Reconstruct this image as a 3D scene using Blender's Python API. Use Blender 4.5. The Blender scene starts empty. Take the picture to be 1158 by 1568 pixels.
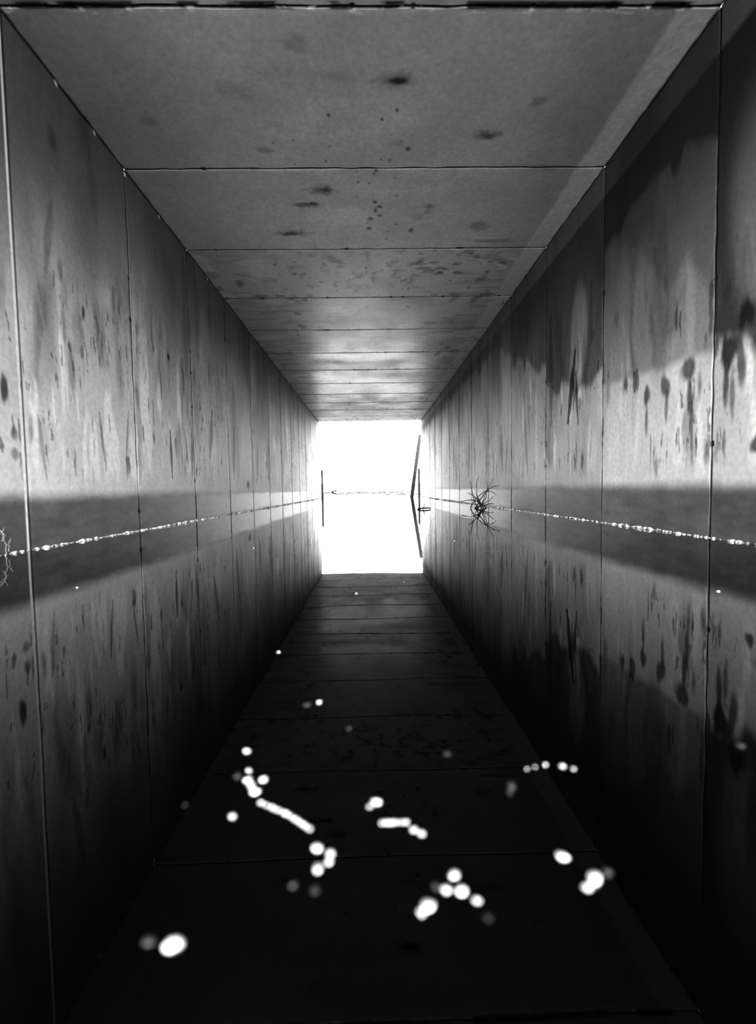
import bpy, bmesh, numpy as np, math, random
from mathutils import Matrix, Vector, noise as mnoise
random.seed(7); rng=np.random.default_rng(11)
scene=bpy.context.scene
# ---------------------------------------------------------------- dimensions (metres)
WL=-1.193; WR=1.204          # inner faces of the side walls
CAMZ=0.1915; H=1.7915        # lens height above water, soffit height above water
J0=1.556; SEG=0.7443         # first visible joint, segment length
YB=J0-5*SEG; YE=10.50        # near and far portals
JOINTS=[J0+i*SEG for i in range(-4,13) if J0+i*SEG<YE-.1]
# ---------------------------------------------------------------- numeric helpers
def lattice(seed,n=256): return np.random.default_rng(seed).random((n,n))
def vnoise(u,v,seed):
    L=lattice(seed); n=256
    ui=np.floor(u).astype(int); vi=np.floor(v).astype(int); fu=u-ui; fv=v-vi
    fu=fu*fu*(3-2*fu); fv=fv*fv*(3-2*fv)
    g=lambda i,j:L[i%n,j%n]
    return (g(ui,vi)*(1-fu)+g(ui+1,vi)*fu)*(1-fv)+(g(ui,vi+1)*(1-fu)+g(ui+1,vi+1)*fu)*fv
def fbm(u,v,seed,o=4):
    r=0;a=.5;t=0
    for k in range(o):
        r=r+a*vnoise(u*2**k+k*17.3,v*2**k+k*9.1,seed+k); t+=a; a*=.5
    return r/t
def sst(e0,e1,x):
    t=np.clip((x-e0)/(e1-e0),0,1); return t*t*(3-2*t)
def ell(U,V,u,v,ru,rv,soft=.5,wob=None):
    d=np.sqrt(((U-u)/ru)**2+((V-v)/rv)**2)
    if wob is not None: d=d+wob
    return 1-sst(1-soft,1+soft,d)
def streak(U,V,u0,v0,u1,v1,w,wob):
    du,dv=u1-u0,v1-v0; L2=du*du+dv*dv
    t=np.clip(((U-u0)*du+(V-v0)*dv)/L2,0,1)
    d=np.sqrt((U-u0-t*du)**2+(V-v0-t*dv)**2)/(w*(.35+.9*np.sin(math.pi*np.clip(t,.08,.92))))
    return 1-sst(.4,1.3,d+wob)
# ---------------------------------------------------------------- materials
def newmat(name):
    m=bpy.data.materials.new(name); m.use_nodes=True; return m,m.node_tree,m.node_tree.nodes['Principled BSDF']
def concrete_mat(name,bump=.35):
    m,nt,p=newmat(name); N=nt.nodes; Lk=nt.links
    at=N.new('ShaderNodeAttribute'); at.attribute_name='stain_and_light'
    sep=N.new('ShaderNodeSeparateColor'); Lk.new(at.outputs['Color'],sep.inputs[0])
    tc=N.new('ShaderNodeTexCoord')
    n1=N.new('ShaderNodeTexNoise'); n1.inputs['Scale'].default_value=55; n1.inputs['Detail'].default_value=6; Lk.new(tc.outputs['Object'],n1.inputs['Vector'])
    n2=N.new('ShaderNodeTexNoise'); n2.inputs['Scale'].default_value=240; n2.inputs['Detail'].default_value=3; Lk.new(tc.outputs['Object'],n2.inputs['Vector'])
    r=N.new('ShaderNodeMapRange'); r.inputs[1].default_value=.3; r.inputs[2].default_value=.7; r.inputs[3].default_value=.9; r.inputs[4].default_value=1.1; Lk.new(n1.outputs[0],r.inputs[0])
    mu=N.new('ShaderNodeMath'); mu.operation='MULTIPLY'; Lk.new(sep.outputs[0],mu.inputs[0]); Lk.new(r.outputs[0],mu.inputs[1])
    cc=N.new('ShaderNodeCombineColor')
    for i in range(3): Lk.new(mu.outputs[0],cc.inputs[i])
    Lk.new(cc.outputs[0],p.inputs['Base Color']); Lk.new(sep.outputs[1],p.inputs['Roughness'])
    ad=N.new('ShaderNodeMath'); ad.operation='ADD'; Lk.new(n1.outputs[0],ad.inputs[0]); Lk.new(n2.outputs[0],ad.inputs[1])
    bp=N.new('ShaderNodeBump'); bp.inputs['Strength'].default_value=bump; bp.inputs['Distance'].default_value=.0015
    Lk.new(ad.outputs[0],bp.inputs['Height']); Lk.new(bp.outputs[0],p.inputs['Normal'])
    return m
def noisy_mat(name,c0,c1,rough,scale=30,bump=.3):
    m,nt,p=newmat(name); N=nt.nodes; Lk=nt.links
    tc=N.new('ShaderNodeTexCoord'); n=N.new('ShaderNodeTexNoise'); n.inputs['Scale'].default_value=scale; n.inputs['Detail'].default_value=5
    Lk.new(tc.outputs['Object'],n.inputs['Vector'])
    cr=N.new('ShaderNodeValToRGB'); cr.color_ramp.elements[0].position=.38; cr.color_ramp.elements[1].position=.62
    cr.color_ramp.elements[0].color=(c0,c0,c0,1); cr.color_ramp.elements[1].color=(c1,c1,c1,1)
    Lk.new(n.outputs[0],cr.inputs[0]); Lk.new(cr.outputs[0],p.inputs['Base Color']); p.inputs['Roughness'].default_value=rough
    b=N.new('ShaderNodeBump'); b.inputs['Strength'].default_value=bump; b.inputs['Distance'].default_value=.003
    Lk.new(n.outputs[0],b.inputs['Height']); Lk.new(b.outputs[0],p.inputs['Normal']); return m
M_con=concrete_mat('stained_shaded_concrete')
M_foam=noisy_mat('dried_foam',.80,.97,.6,200)
M_dim=noisy_mat('sodden_grey_foam',.03,.08,.6,200)
M_scum=noisy_mat('waterline_scum',.08,.95,.6,60)
M_twig=noisy_mat('dark_twig_bark',.008,.03,.7,60)
M_pale=noisy_mat('pale_dry_twig',.20,.38,.7,60)
M_post=noisy_mat('weathered_post',.006,.02,.8,20)
M_plank=noisy_mat('weathered_plank',.01,.04,.8,20)
M_bank=noisy_mat('frosty_bank',.008,.07,.95,.7)
M_bed=noisy_mat('silt_bed',.02,.05,.9,6)
# water
M_wat,nt,p=newmat('still_dark_water')
p.inputs['Base Color'].default_value=(.001,.001,.001,1); p.inputs['Roughness'].default_value=.012; p.inputs['IOR'].default_value=1.5
tc=nt.nodes.new('ShaderNodeTexCoord'); n=nt.nodes.new('ShaderNodeTexNoise'); n.inputs['Scale'].default_value=3.0; n.inputs['Detail'].default_value=2
nt.links.new(tc.outputs['Object'],n.inputs['Vector'])
bp=nt.nodes.new('ShaderNodeBump'); bp.inputs['Strength'].default_value=.06; bp.inputs['Distance'].default_value=.01
nt.links.new(n.outputs[0],bp.inputs['Height']); nt.links.new(bp.outputs[0],p.inputs['Normal'])
# ---------------------------------------------------------------- dense surface sheets
def axis(lo,hi,fine,coarse,extra,far0):
    pts=[lo]
    while pts[-1]<hi:
        y=pts[-1]; pts.append(y+(coarse if y<1.2 else fine*max(1,(y/far0)**2)))
    pts[-1]=hi
    ex=np.concatenate([np.array([e-.010,e-.006,e-.0035,e-.0015,e+.0015,e+.0035,e+.006,e+.010]) for e in extra])
    return np.unique(np.concatenate([np.array(pts),ex]))
YS=axis(YB,YE,.0048,.03,JOINTS,3.2)
ZS=np.concatenate([np.linspace(-.35,-.02,6),np.linspace(0,H,370)]); XS=np.linspace(WL,WR,440)
def sheet(name,P,alb,rgh,flip,boxes):
    nu,nv=alb.shape
    me=bpy.data.meshes.new(name)
    co=P.reshape(-1,3)
    idx=np.arange(nu*nv).reshape(nu,nv)
    q=np.stack([idx[:-1,:-1],idx[1:,:-1],idx[1:,1:],idx[:-1,1:]],-1).reshape(-1,4)
    if flip: q=q[:,::-1]
    bv=[];bq=[];
    for (x0,x1,y0,y1,zz0,zz1) in boxes:
        k=len(co)+len(bv)
        bv+=[(x0,y0,zz0),(x1,y0,zz0),(x1,y1,zz0),(x0,y1,zz0),(x0,y0,zz1),(x1,y0,zz1),(x1,y1,zz1),(x0,y1,zz1)]
        bq+=[[k+i for i in f] for f in ((3,2,1,0),(4,5,6,7),(0,1,5,4),(1,2,6,5),(2,3,7,6),(3,0,4,7))]
    allv=np.vstack([co,np.array(bv)]); allq=np.vstack([q,np.array(bq)])
    me.vertices.add(len(allv)); me.vertices.foreach_set('co',allv.astype(np.float32).ravel())
    me.loops.add(allq.size); me.loops.foreach_set('vertex_index',allq.astype(np.int32).ravel())
    me.polygons.add(len(allq)); me.polygons.foreach_set('loop_start',np.arange(0,allq.size,4,dtype=np.int32)); me.polygons.foreach_set('loop_total',np.full(len(allq),4,np.int32))
    me.update(calc_edges=True)
    ca=me.color_attributes.new('stain_and_light','FLOAT_COLOR','POINT')  # stains plus painted light and shade; roughness in green
    c=np.ones((len(allv),4),np.float32); c[:,0]=.3; c[:,1]=.8
    c[:nu*nv,0]=np.clip(alb,.01,.90).ravel(); c[:nu*nv,1]=np.clip(rgh,.12,1).ravel()
    ca.data.foreach_set('color',c.ravel())
    me.materials.append(M_con)
    o=bpy.data.objects.new(name,me); scene.collection.objects.link(o); return o
def joints(Y,V,A,R,seed,depth,white=None):
    push=np.zeros_like(A)
    for k,j in enumerate(JOINTS):
        wob=(vnoise(V*14+k*31,V*0+k,seed)-.5)*.004
        w=.0032+.0026*vnoise(V*9+k*7,V*0+.5,seed+3)+.0010*max(0,j-2)
        g=1-sst(.6,1.4,np.abs(Y-j-wob)/w)
        chip=sst(.80,.9,vnoise(V*30,V*0+k*3.3,seed+5))
        g2=(1-sst(.5,1.5,np.abs(Y-j)/(w*2.2)))*chip
        g=np.maximum(g,g2)
        if white is not None and abs(j-white)<.01:
            gw=(1-sst(.6,1.3,np.abs(Y-j+.002)/.0045)); A=A*(1-gw)+.88*gw
            A=A*(1-.8*(1-sst(.6,1.3,np.abs(Y-j-.008)/.003)))
        else:
            A=A*(1-.95*g); R=R*(1-g)+.95*g; push=np.maximum(push,g*depth)
        e=(1-sst(0,1,np.abs(Y-j-.014)/.02))*sst(.45,.8,vnoise(V*5,V*0+k*1.7,seed+8))
        A=A*(1+.15*e)
    return A,R,push
def segvar(Y,seed,amt):
    s=np.floor((Y-J0)/SEG).astype(int); L=lattice(seed)[0]
    return 1+amt*(L[s%256]-.5)
# ---------- ceiling
Yc,Xc=np.meshgrid(YS,XS,indexing='ij')
A=.62*segvar(Yc,5,.14)*(1+.30*(fbm(Xc*2.2,Yc*2.2,21)-.5)+.14*(fbm(Xc*14,Yc*14,22)-.5))
A*=1+.50*sst(2.0,3.6,Yc)  # albedo raised further in, so the middle of the tunnel looks better lit
Rg=.37+.2*(fbm(Xc*3,Yc*3,23)-.5)+.16*sst(6.5,9.5,Yc)
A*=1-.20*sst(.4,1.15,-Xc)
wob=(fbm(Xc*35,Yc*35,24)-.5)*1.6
lb=sst(1.055,1.085,Xc+.03*(fbm(Xc*3,Yc*6,25)-.5)); A*=1-.16*sst(.6,1.0,Xc)*(1-lb); A*=1+.32*lb  # right-edge band: light bounced off the water, painted into the albedo
A+=.35*ell(Xc,Yc,1.165,1.72,.035,.10,.7,wob*.6)+.12*ell(Xc,Yc,1.13,1.95,.02,.16,.8,wob)  # painted bright patches of light within that band
for (x,y,rx,ry,k) in [(.122,1.82,.075,.034,.35),(.135,1.826,.035,.016,.85),(.555,2.091,.045,.026,.5),(.565,2.10,.02,.014,.5),(.725,1.918,.03,.02,.3),(-.93,2.013,.035,.02,.25),(-.516,1.869,.07,.04,.2),
    (-.237,1.682,.06,.03,.25),(-.119,1.808,.07,.025,.15),(-.473,2.178,.05,.018,.35),(.203,2.174,.012,.012,.8),(.15,2.14,.035,.02,.25),(-.234,2.458,.07,.035,.5),(-.21,2.458,.03,.018,.8),(-.332,2.582,.06,.02,.6),(-.30,2.57,.03,.012,.7),
    (-.481,2.861,.05,.02,.7),(-.45,2.85,.09,.035,.3),(.054,2.633,.014,.02,.8),(.024,2.713,.016,.018,.8),(.05,2.56,.012,.012,.8),(.075,2.60,.01,.01,.8),(.015,2.811,.013,.02,.8),(.08,2.68,.015,.012,.7),(.278,2.829,.012,.02,.8),(.693,2.786,.05,.05,.4),(.357,2.595,.04,.02,.3),
    (-.64,4.43,.05,.05,.6),(.357,2.62,.02,.05,.25),(.31,2.70,.04,.03,.2),(.82,2.95,.12,.02,.35),(.9,2.3,.05,.02,.2),(-.02,4.9,.14,.05,.2)]:
    A*=1-k*ell(Xc,Yc,x,y,rx,ry,.6,wob*.9)
for i in range(46):
    x=rng.normal(.0,.22); y=rng.uniform(1.9,3.6); r=rng.uniform(.003,.009)
    A*=1-rng.uniform(.4,.8)*ell(Xc,Yc,x,y,r,r*1.3,.4)
for (x,y,rx,ry,k) in [(-.14,2.69,.17,.07,.35),(.60,3.0,.1,.02,.5),(.78,2.93,.07,.015,.4),(.1,2.45,.25,.03,.1),(-.1,2.0,.3,.1,.12),(.0,5.4,.5,.2,.2),(-.2,2.1,.15,.02,.15)]:
    e=ell(Xc,Yc,x,y,rx,ry,.6,wob*.6); A*=1+k*e; Rg-=.1*e
rid=np.abs(fbm(Xc*9,Yc*13,31,5)-.5)*2; mask=ell(Xc,Yc,.45,3.24,.46,.20,.5,wob*.6)
A*=1-mask*.65*sst(.22,.42,rid)*sst(.45,.55,fbm(Xc*5,Yc*6,39,3)); A*=1+mask*.35*(1-sst(.06,.25,rid))
sp=fbm(Xc*20,Yc*12,33,5); mask=ell(Xc,Yc,-.08,3.42,.5,.30,.6,wob*.5)
A*=1-mask*.65*sst(.60,.66,sp); A*=1+mask*.40*sst(.50,.64,1-sp)
A*=1-.45*sst(.68,.76,fbm(Xc*11,Yc*8,35,3))*sst(2.9,3.4,Yc)
A*=1-.20*sst(.52,.62,fbm(Xc*4,Yc*16,37,3))*sst(2.9,3.4,Yc)
A*=1+.20*sst(.50,.65,fbm(Xc*5,Yc*7,36,3))*sst(2.6,3.4,Yc)
A,Rg,push=joints(Yc,Xc,A,Rg,41,.004)
crumb=ell(Xc,Yc,0,J0+.012,3,.012,.4)*sst(.64,.70,fbm(Xc*30,Yc*60,43,3)); A=A*(1-crumb)+.9*crumb
dk=ell(Xc,Yc,0,J0-.004,3,.013,.3)*sst(.42,.55,fbm(Xc*12,Yc*20,44,3)); A*=1-.9*dk
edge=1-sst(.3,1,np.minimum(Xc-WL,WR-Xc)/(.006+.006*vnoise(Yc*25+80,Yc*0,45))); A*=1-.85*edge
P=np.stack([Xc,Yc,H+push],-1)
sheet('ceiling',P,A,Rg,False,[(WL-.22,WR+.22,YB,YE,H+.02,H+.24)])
# ---------- walls
Yw,Zw=np.meshgrid(YS,ZS,indexing='ij')
def wall_base(seed):
    A=.52*segvar(Yw,seed,.14)*(1+.44*(fbm(Yw*2.2,Zw*1.6,seed+1)-.5)+.16*(fbm(Yw*16,Zw*7,seed+2)-.5))
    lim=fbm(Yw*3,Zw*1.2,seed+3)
    A*=1+.26*(1-sst(.25,1.0,Zw+.35*(lim-.5)))  # lower wall painted lighter for light coming off the water
    A*=1-.72*sst(.65,1.60,Zw+.6*(lim-.5))  # upper wall painted darker, the other end of that light gradient
    reg=sst(.2,.35,Zw)*(1-sst(.8,1.3,Zw+.5*(lim-.5)))
    patch=.35+.65*sst(.40,.62,fbm(Yw*1.8,Zw*2.2,seed+27,3))
    A*=1-.42*sst(.54,.72,fbm(Yw*13+fbm(Yw*3,Zw*3,seed+21),Zw*2.2,seed+5,5))*reg*patch
    A*=1+.45*sst(.54,.70,fbm(Yw*18,Zw*2.6,seed+9,5))*reg*patch
    st2=fbm(Yw*40+2*fbm(Yw*2,Zw*3,seed+20),Zw*6,seed+7,4); A*=1-.65*sst(.68,.76,st2)*reg*sst(.50,.60,fbm(Yw*1.6,Zw*2,seed+8,2))
    st3=fbm(Yw*75+3*fbm(Yw*3,Zw*3,seed+22),Zw*14,seed+23,4); A*=1-.6*sst(.68,.74,st3)*sst(.46,.58,fbm(Yw*2.6,Zw*2,seed+24,2))*reg
    A*=1-.30*sst(.58,.75,fbm(Yw*7,Zw*1.3,seed+13,3))*sst(.4,.8,Zw)
    R=.64+.16*(fbm(Yw*4,Zw*3,seed+11)-.5)+.10*sst(3,8,Yw)
    return A,R
def wet_band(A,R,seed):
    e=(fbm(Yw*5,Yw*0+.3,seed,4)-.5)*.02; w=1-sst(.155,.22,Zw+e)
    A=A*(1-.82*w); R=R*(1-w)+.50*w
    A*=1+.35*w*(fbm(Yw*12,Zw*40,seed+1,3)-.5)*2
    return A,R
wob=(fbm(Yw*45,Zw*9,77)-.5)*2.6
# left wall
A,R=wall_base(101)
for (y,z,ry,rz,k) in [(1.78,1.55,.022,.045,.45),(1.92,.95,.011,.028,.8),(2.71,1.0,.014,.026,.9),(1.49,.54,.018,.04,.85),(1.79,1.06,.013,.04,.4),(1.79,.85,.022,.07,.35),(1.83,.71,.02,.09,.35),(2.33,.71,.018,.07,.3),(4.35,.26,.05,.04,.8),(3.38,1.09,.02,.09,.4),
    (2.15,1.1,.010,.06,.35),(1.6,.42,.012,.05,.4),(1.52,.40,.015,.02,.6),(1.9,.78,.012,.025,.5),(1.52,.33,.02,.02,.5)]:
    A*=1-k*ell(Yw,Zw,y,z,ry,rz,.45,wob*.5)
for (y0,z0,y1,z1,w,k) in [(2.70,.28,2.69,.56,.014,.8),(3.34,.45,3.42,.80,.03,.5),(1.76,1.30,1.71,1.02,.02,.3),(2.03,.30,2.0,.55,.01,.6),(5.21,.35,5.2,.8,.05,.6),(1.66,.25,1.63,.48,.010,.4),(9.2,.5,9.2,1.2,.06,.7),(4.7,.3,4.75,.7,.04,.45),(3.9,.3,3.95,.75,.03,.5),(3.0,.3,3.02,.62,.016,.6),(2.95,.34,2.9,.6,.010,.6),(2.2,.35,2.24,.6,.008,.5)]:
    A*=1-k*streak(Yw,Zw,y0,z0,y1,z1,w,wob*.3)
A,R=wet_band(A,R,131)
A,R,push=joints(Yw,Zw,A,R,141,.004,white=J0)
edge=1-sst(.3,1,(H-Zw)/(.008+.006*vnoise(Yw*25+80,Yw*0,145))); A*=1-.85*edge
for (y,z) in [(1.82,H-.01),(2.06,H-.01),(2.66,H-.012),(3.42,H-.012),(2.3,H-.02)]:
    A=np.maximum(A,.9*ell(Yw,Zw,y,z,.010,.010,.4))
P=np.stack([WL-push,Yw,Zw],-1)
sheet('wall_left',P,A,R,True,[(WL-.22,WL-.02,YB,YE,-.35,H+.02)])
# right wall
A,R=wall_base(201)
bz=np.interp(Yw,[YB,1.40,1.5,1.555,1.557,1.60,1.77,1.91,2.07,2.18,2.30,2.303,2.42,2.6,2.8,3.03,3.04,3.5,4.2],[.7,.62,.66,.68,1.33,1.36,1.45,1.43,1.41,1.38,1.33,.80,.72,.74,.82,.87,1.0,1.15,1.5])
fing=.10*sst(.5,.85,vnoise(Yw*13+80,Yw*0+.7,207))-.02
shadow=sst(-.04,.035,Zw-(bz-fing)+.07*(fbm(Yw*12,Zw*6,208)-.5))  # diagonal shadow shapes painted as dark albedo, with drip-fingered edge
tomb=ell(Yw,Zw,2.57,1.06,.10,.28,.25,wob*.08)
shadow=shadow*(1-.65*tomb)*(1-.85*sst(1.635,1.665,Zw))
shadow=shadow*np.where(Yw<1.557,1-.45*ell(Yw,Zw,1.38,1.1,.10,.30,.6),1)
bk=np.where(Yw<2.3,.86,.66)
A*=1-bk*shadow*(1-sst(3.0,4.6,Yw)*.6); R+=.2*shadow
mid=sst(.655,.70,Zw+.04*(fbm(Yw*6,Zw*2,209)-.5)+(Yw-1.9)*-.06)*(Yw>1.557)*(Yw<2.3)*(1-shadow); A*=1-.42*mid  # half-shade under the painted shadow, down to its lower edge
A*=1+.16*(1-sst(.60,.72,Zw))*(Yw<2.3)  # painted lighter below the shadow line
A*=1-.30*sst(-.04,.04,Zw-np.interp(Yw,[1.56,1.7,1.8,2.0,2.3],[.85,1.05,.95,1.25,1.4]))*mid  # second curved shade edge, also painted into the albedo
for (y,z,ry,rz,k) in [(1.93,.58,.022,.04,.8),(1.93,.46,.010,.06,.6),(1.81,.59,.024,.04,.75),(1.80,.50,.010,.06,.6),(1.68,.62,.032,.04,.8),(1.67,.52,.014,.07,.75),(1.62,.55,.012,.06,.6),(1.49,.63,.028,.05,.9),(1.50,.53,.012,.08,.8),(1.44,.58,.014,.08,.7),(1.47,.50,.01,.07,.6),(1.41,.73,.035,.05,.85),(1.38,.31,.02,.03,.85),(2.25,.65,.022,.06,.35),(1.86,.27,.010,.04,.5),(1.58,.30,.012,.05,.5),(2.1,.66,.02,.04,.35)]:
    A*=1-k*ell(Yw,Zw,y,z,ry,rz,.45,wob*.55)
for (y0,z0,y1,z1,w,k) in [(2.70,.58,2.61,.98,.026,.92),(2.57,.55,2.60,.85,.014,.8),(2.95,.6,2.97,1.3,.03,.5),(2.45,.85,2.42,1.3,.02,.3),(5.44,.35,5.4,.8,.05,.7),(4.04,.35,4.1,.75,.04,.5),(4.6,.3,4.6,.7,.04,.5),(3.4,.3,3.45,.7,.025,.45),(6.4,.4,6.4,.9,.06,.5),(5.1,.35,5.15,.75,.04,.6),(3.95,.3,3.9,.6,.02,.5)]:
    A*=1-k*streak(Yw,Zw,y0,z0,y1,z1,w,wob*.3)
A,R=wet_band(A,R,231)
A,R,push=joints(Yw,Zw,A,R,241,.004)
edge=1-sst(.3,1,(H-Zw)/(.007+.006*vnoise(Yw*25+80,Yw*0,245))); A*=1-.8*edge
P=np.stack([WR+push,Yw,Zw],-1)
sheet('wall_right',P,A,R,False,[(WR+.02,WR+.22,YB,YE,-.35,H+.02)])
# ---------------------------------------------------------------- generic mesh makers
def link(name,bm,mat,smooth=True):
    me=bpy.data.meshes.new(name); bm.to_mesh(me); bm.free(); me.materials.append(mat)
    if smooth: me.polygons.foreach_set('use_smooth',[True]*len(me.polygons))
    o=bpy.data.objects.new(name,me); scene.collection.objects.link(o); return o
def gridplane(name,x0,x1,y0,y1,z,nx,ny,mat,fn=None):
    bm=bmesh.new(); vs=[[bm.verts.new((x0+(x1-x0)*i/nx,y0+(y1-y0)*j/ny,z+(fn(x0+(x1-x0)*i/nx,y0+(y1-y0)*j/ny) if fn else 0))) for j in range(ny+1)] for i in range(nx+1)]
    for i in range(nx):
        for j in range(ny): bm.faces.new((vs[i][j],vs[i+1][j],vs[i+1][j+1],vs[i][j+1]))
    return link(name,bm,mat)
for nm,x0,x1,y0,y1 in (('water_surface',WL,WR,YB,YE),('flooded_field_water',-50,50,YE,90),('flooded_field_water',-50,50,-12,YB)):
    gridplane(nm,x0,x1,y0,y1,0,2,2,M_wat)
gridplane('floor',WL,WR,YB,YE,-.34,4,20,M_bed)
gridplane('frosty_far_bank',-60,60,38,90,-.1,160,60,M_bank,lambda x,y:.66*min(1,(y-38)/4)+.5*mnoise.noise(Vector((x*.5,y*.5,0)))+.006*(y-38))
# ---------------------------------------------------------------- foam
def lump(bm,x,y,z,rx,ry,rz,seed,sub=2,amp=.25):
    r=bmesh.ops.create_icosphere(bm,subdivisions=sub,radius=1)
    rot=random.uniform(0,6.28); c,s=math.cos(rot),math.sin(rot)
    for v in r['verts']:
        k=1+amp*mnoise.noise(v.co*1.3+Vector((seed*3.1,seed,0)))
        px,py=v.co.x*rx*k,v.co.y*ry*k
        v.co=Vector((x+px*c-py*s,y+px*s+py*c,z+v.co.z*rz*k))
i=0
flecks=[(-.095,.320,7),(-.087,.297,6),(-.085,.287,9),(-.075,.287,9),(-.081,.281,8),(-.077,.275,10),(-.085,.254,7),(-.032,.229,10),(-.0245,.225,8),(-.025,.220,7),(-.030,.216,9),(0,.263,10),(-.004,.259,5),
 (.021,.240,7),(.025,.237,6),(.038,.210,9),(.033,.202,8),(.040,.201,10),(.023,.194,12),(.0195,.191,7),(.046,.196,7),(.103,.291,4),(.109,.293,3.5),(.117,.295,4.5),(.128,.293,6),(.134,.290,4),
 (.096,.219,11),(.106,.206,14),(.100,.201,9),(-.087,.180,15),(-.050,.393,6),(-.030,.812,2.5),(-.113,.521,3.5),(.615,.772,3),(-.607,.913,2.5),(.064,.9,1.5),(.3,1.6,2),(-.4,1.5,2),(.1,1.2,1.5)]
dims=[(.052,.310,6),(.087,.274,8),(.084,.268,6),(.028,.204,6),(.049,.188,6),(.114,.209,8),(-.098,.182,8),(-.041,.207,6),(-.03,.204,6),(-.021,.348,5),(.267,.311,7),(-.117,.265,3),(-.060,.389,6),(-.093,.291,7)]
for a0,b0,n in [((-.071,.265),(-.055,.256),5),((-.053,.255),(-.038,.243),6),((.003,.246),(.017,.246),6)]:
    for t in range(n):
        flecks.append((a0[0]+(b0[0]-a0[0])*t/(n-1),a0[1]+(b0[1]-a0[1])*t/(n-1),random.uniform(5,7)))
for name,lst,mt,sc in (('floating_foam_flecks',flecks,M_foam,.52),('sodden_foam_flecks',dims,M_dim,.65)):
    bm=bmesh.new()
    for x,y,r in lst:
        i+=1; d=math.sqrt(x*x+y*y+CAMZ**2); w=r*d/680*sc
        lump(bm,x,y,w*.15,w*random.uniform(.95,1.35),w*random.uniform(.8,1.05),w*.45,i,2,.5)
    link(name,bm,mt)
for side in (-1,1):
    bm=bmesh.new(); y=1.25; k=0
    while y<YE:
        dens=mnoise.noise(Vector((y*2.3,side*5,0)))
        sc=1 if y<4 else y/4
        r=random.choice([.002,.003,.004,.006,.008])*random.uniform(.8,1.1)*(1.25+.8*dens)*sc**.6
        x0=(WL+r*.7) if side<0 else (WR-r*.7)
        if random.random()<.9: lump(bm,x0-side*random.uniform(0,.008),y,r*.2,r*random.uniform(1,1.9),r,r*.8,k,1)
        y+=random.uniform(.006,.013)*sc; k+=1
    link('waterline_foam',bm,M_scum)
for (cx,cy,sx,sy,n,r0) in [(.9,16,1.0,.8,9,.05),(.2,22,1.8,2.5,26,.06),(-.6,30,3.2,3,40,.10)]:
    bm=bmesh.new()
    for k in range(n):
        r=r0*random.uniform(.4,1.2); lump(bm,cx+random.uniform(-sx,sx),cy+random.uniform(-sy,sy),r*.2,r*random.uniform(1,2.4),r,r*random.uniform(.3,.8),k,1)
    link('floating_debris',bm,M_post)
# ---------------------------------------------------------------- twigs
def curve_obj(name,polys,mat):
    cu=bpy.data.curves.new(name,'CURVE'); cu.dimensions='3D'; cu.bevel_depth=1; cu.bevel_resolution=2
    for pts in polys:
        sp=cu.splines.new('POLY'); sp.points.add(len(pts)-1)
        for q,(x,y,z,r) in zip(sp.points,pts): q.co=(x,y,z,1); q.radius=r
    cu.materials.append(mat); o=bpy.data.objects.new(name,cu); scene.collection.objects.link(o); return o
def twig(p0,p1,bow,r0,n=9,jit=.004):
    p0=Vector(p0);p1=Vector(p1);bow=Vector(bow);out=[]
    for i in range(n):
        t=i/(n-1); q=p0.lerp(p1,t)+bow*(4*t*(1-t))+Vector([random.uniform(-jit,jit) for _ in range(3)])
        out.append((q.x,q.y,q.z,r0*(1-.6*t)))
    return out
tw=[twig((.98,4.2,-.02),(1.19,4.1,.21),(0,0,.06),.005),twig((.93,4.15,.0),(1.19,4.2,.12),(0,0,.09),.005),twig((1.03,4.1,-.02),(1.00,4.12,.30),(-.03,0,0),.0045),
    twig((1.03,4.2,-.02),(1.10,4.2,.27),(.03,0,0),.0045),twig((1.06,4.1,-.02),(.90,4.1,.15),(0,0,.02),.006),twig((1.10,4.15,-.02),(.86,4.2,.06),(0,0,.05),.006),
    twig((.97,4.15,.01),(1.15,4.15,.11),(0,0,-.02),.005),twig((.96,4.1,.0),(1.14,4.1,.04),(0,0,.01),.007),
    twig((.98,4.15,-.02),(1.06,4.1,.15),(.02,0,0),.005),twig((1.06,4.15,-.02),(.98,4.1,.13),(0,0,.0),.006),twig((1.0,4.15,-.02),(.92,4.1,.26),(-.01,0,0),.004),twig((.99,4.15,.06),(1.15,4.15,.28),(.0,0,-.03),.004)]
curve_obj('twig_clump',tw,M_twig)
tw=[twig((-1.17,1.42,-.01),(-1.18,1.40,.11),(.02,0,0),.0018),twig((-1.16,1.43,.01),(-1.16,1.44,.05),(0,0,.01),.0016),twig((-1.17,1.42,.05),(-1.15,1.40,.09),(0,0,0),.0014),twig((-1.17,1.43,.06),(-1.18,1.36,.09),(0,0,.01),.0014)]
curve_obj('dry_twig',tw,M_pale)
curve_obj('floating_stick',[twig((.43,4.08,.004),(.56,4.14,.010),(0,0,.006),.010,7,.002),twig((.48,4.1,.006),(.50,4.11,.05),(0,0,0),.005,5,.001)],M_twig)
def brush(name,cx,cy,w,n,hh,r):
    pl=[]
    for k in range(n):
        x=cx+random.uniform(-w,w); y=cy+random.uniform(-w*.6,w*.6); q=hh*random.uniform(.4,1)
        pl.append(twig((x,y,-.03),(x+random.uniform(-q,q)*1.5,y+random.uniform(-.2,.2),q),(random.uniform(-.05,.05),0,.03),r,6,.01))
    return curve_obj(name,pl,M_post)
brush('reed_tuft',.9,17,1.0,10,.14,.014); brush('reed_tuft',-.9,24,2.0,16,.25,.018); brush('reed_tuft',1.2,30,3.2,24,.40,.025)
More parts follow.
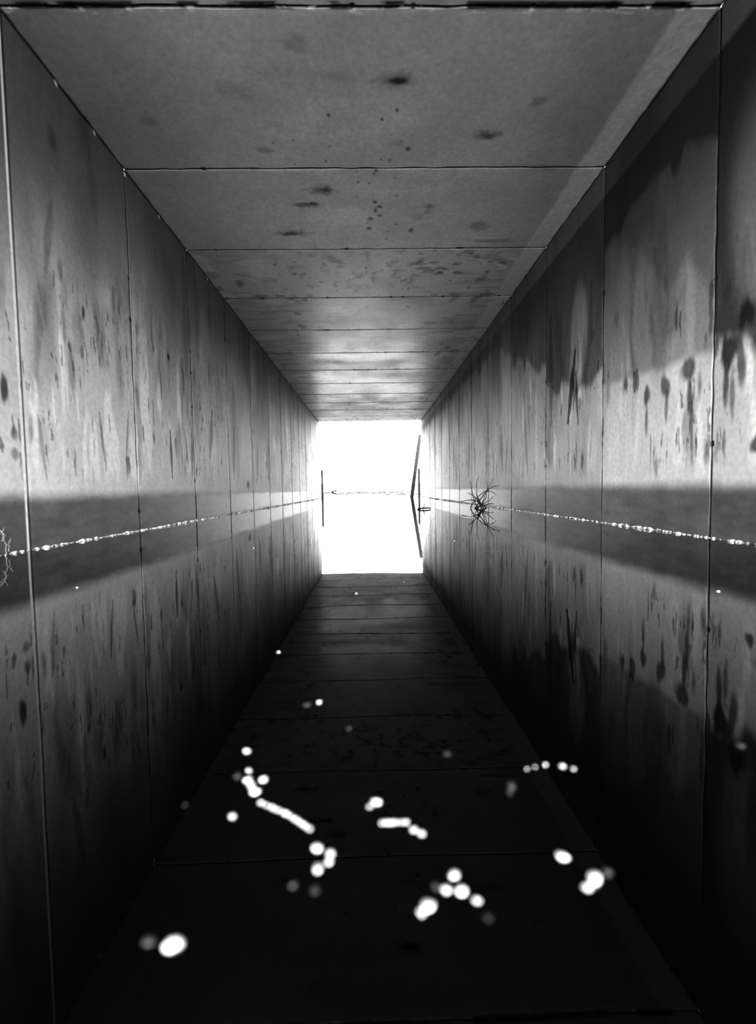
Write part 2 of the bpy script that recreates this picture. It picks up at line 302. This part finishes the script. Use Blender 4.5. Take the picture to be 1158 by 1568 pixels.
# ---------------------------------------------------------------- timber at the far portal
def beam(name,p0,p1,w,d,mat):
    bm=bmesh.new(); p0=Vector(p0);p1=Vector(p1); ax=(p1-p0).normalized(); sx=Vector((0,1,0)).cross(ax).normalized(); sy=ax.cross(sx)
    n=14; rings=[]
    for i in range(n+1):
        t=i/n; c=p0.lerp(p1,t); k=1+.10*mnoise.noise(Vector((t*5,w*50,p0.x)))
        if i in (0,n): k*=.86
        rings.append([bm.verts.new(c+sx*u*w/2*k+sy*v*d/2*k) for (u,v) in ((-1,-.8),(-.8,-1),(.8,-1),(1,-.8),(1,.8),(.8,1),(-.8,1),(-1,.8))])
    for i in range(n):
        for j in range(8): bm.faces.new((rings[i][j],rings[i][(j+1)%8],rings[i+1][(j+1)%8],rings[i+1][j]))
    bm.faces.new(rings[0][::-1]); bm.faces.new(rings[-1]); return link(name,bm,mat,False)
beam('leaning_plank',(.98,10.85,-.12),(1.22,10.85,1.50),.085,.10,M_plank)
beam('gate_post',(1.165,10.7,-.3),(1.165,10.7,.68),.055,.05,M_post)
beam('gate_post',(-1.165,10.7,-.3),(-1.165,10.7,.68),.05,.05,M_post)
# ---------------------------------------------------------------- overcast sky, rear half boosted out of view to light the near tunnel
w=bpy.data.worlds.new('overcast_sky'); scene.world=w; w.use_nodes=True; nt=w.node_tree
bg=nt.nodes['Background']; tc=nt.nodes.new('ShaderNodeTexCoord'); sp=nt.nodes.new('ShaderNodeSeparateXYZ'); nt.links.new(tc.outputs['Generated'],sp.inputs[0])
mr=nt.nodes.new('ShaderNodeMapRange'); mr.interpolation_type='SMOOTHSTEP'
mr.inputs[1].default_value=-.6; mr.inputs[2].default_value=.6; mr.inputs[3].default_value=26; mr.inputs[4].default_value=11
nt.links.new(sp.outputs[1],mr.inputs[0]); nt.links.new(mr.outputs[0],bg.inputs[1]); bg.inputs[0].default_value=(1,1,1,1)
# ---------------------------------------------------------------- camera
c=bpy.data.cameras.new('camera'); co=bpy.data.objects.new('camera',c); scene.collection.objects.link(co); scene.camera=co
c.sensor_fit='VERTICAL'; c.sensor_height=36; c.lens=680.05/1568*36; c.clip_start=.01; c.clip_end=300
co.matrix_world=Matrix.Translation((0,0,CAMZ))@(Matrix.Rotation(-.0153,3,'Z')@Matrix.Rotation(math.pi/2-.0508,3,'X')@Matrix.Rotation(-.0164,3,'Z')).to_4x4()
c.dof.use_dof=True; c.dof.focus_distance=3.0; c.dof.aperture_fstop=2.8
scene.view_settings.view_transform='Standard'
try: scene.view_settings.look='High Contrast'
except Exception as e: print(e)
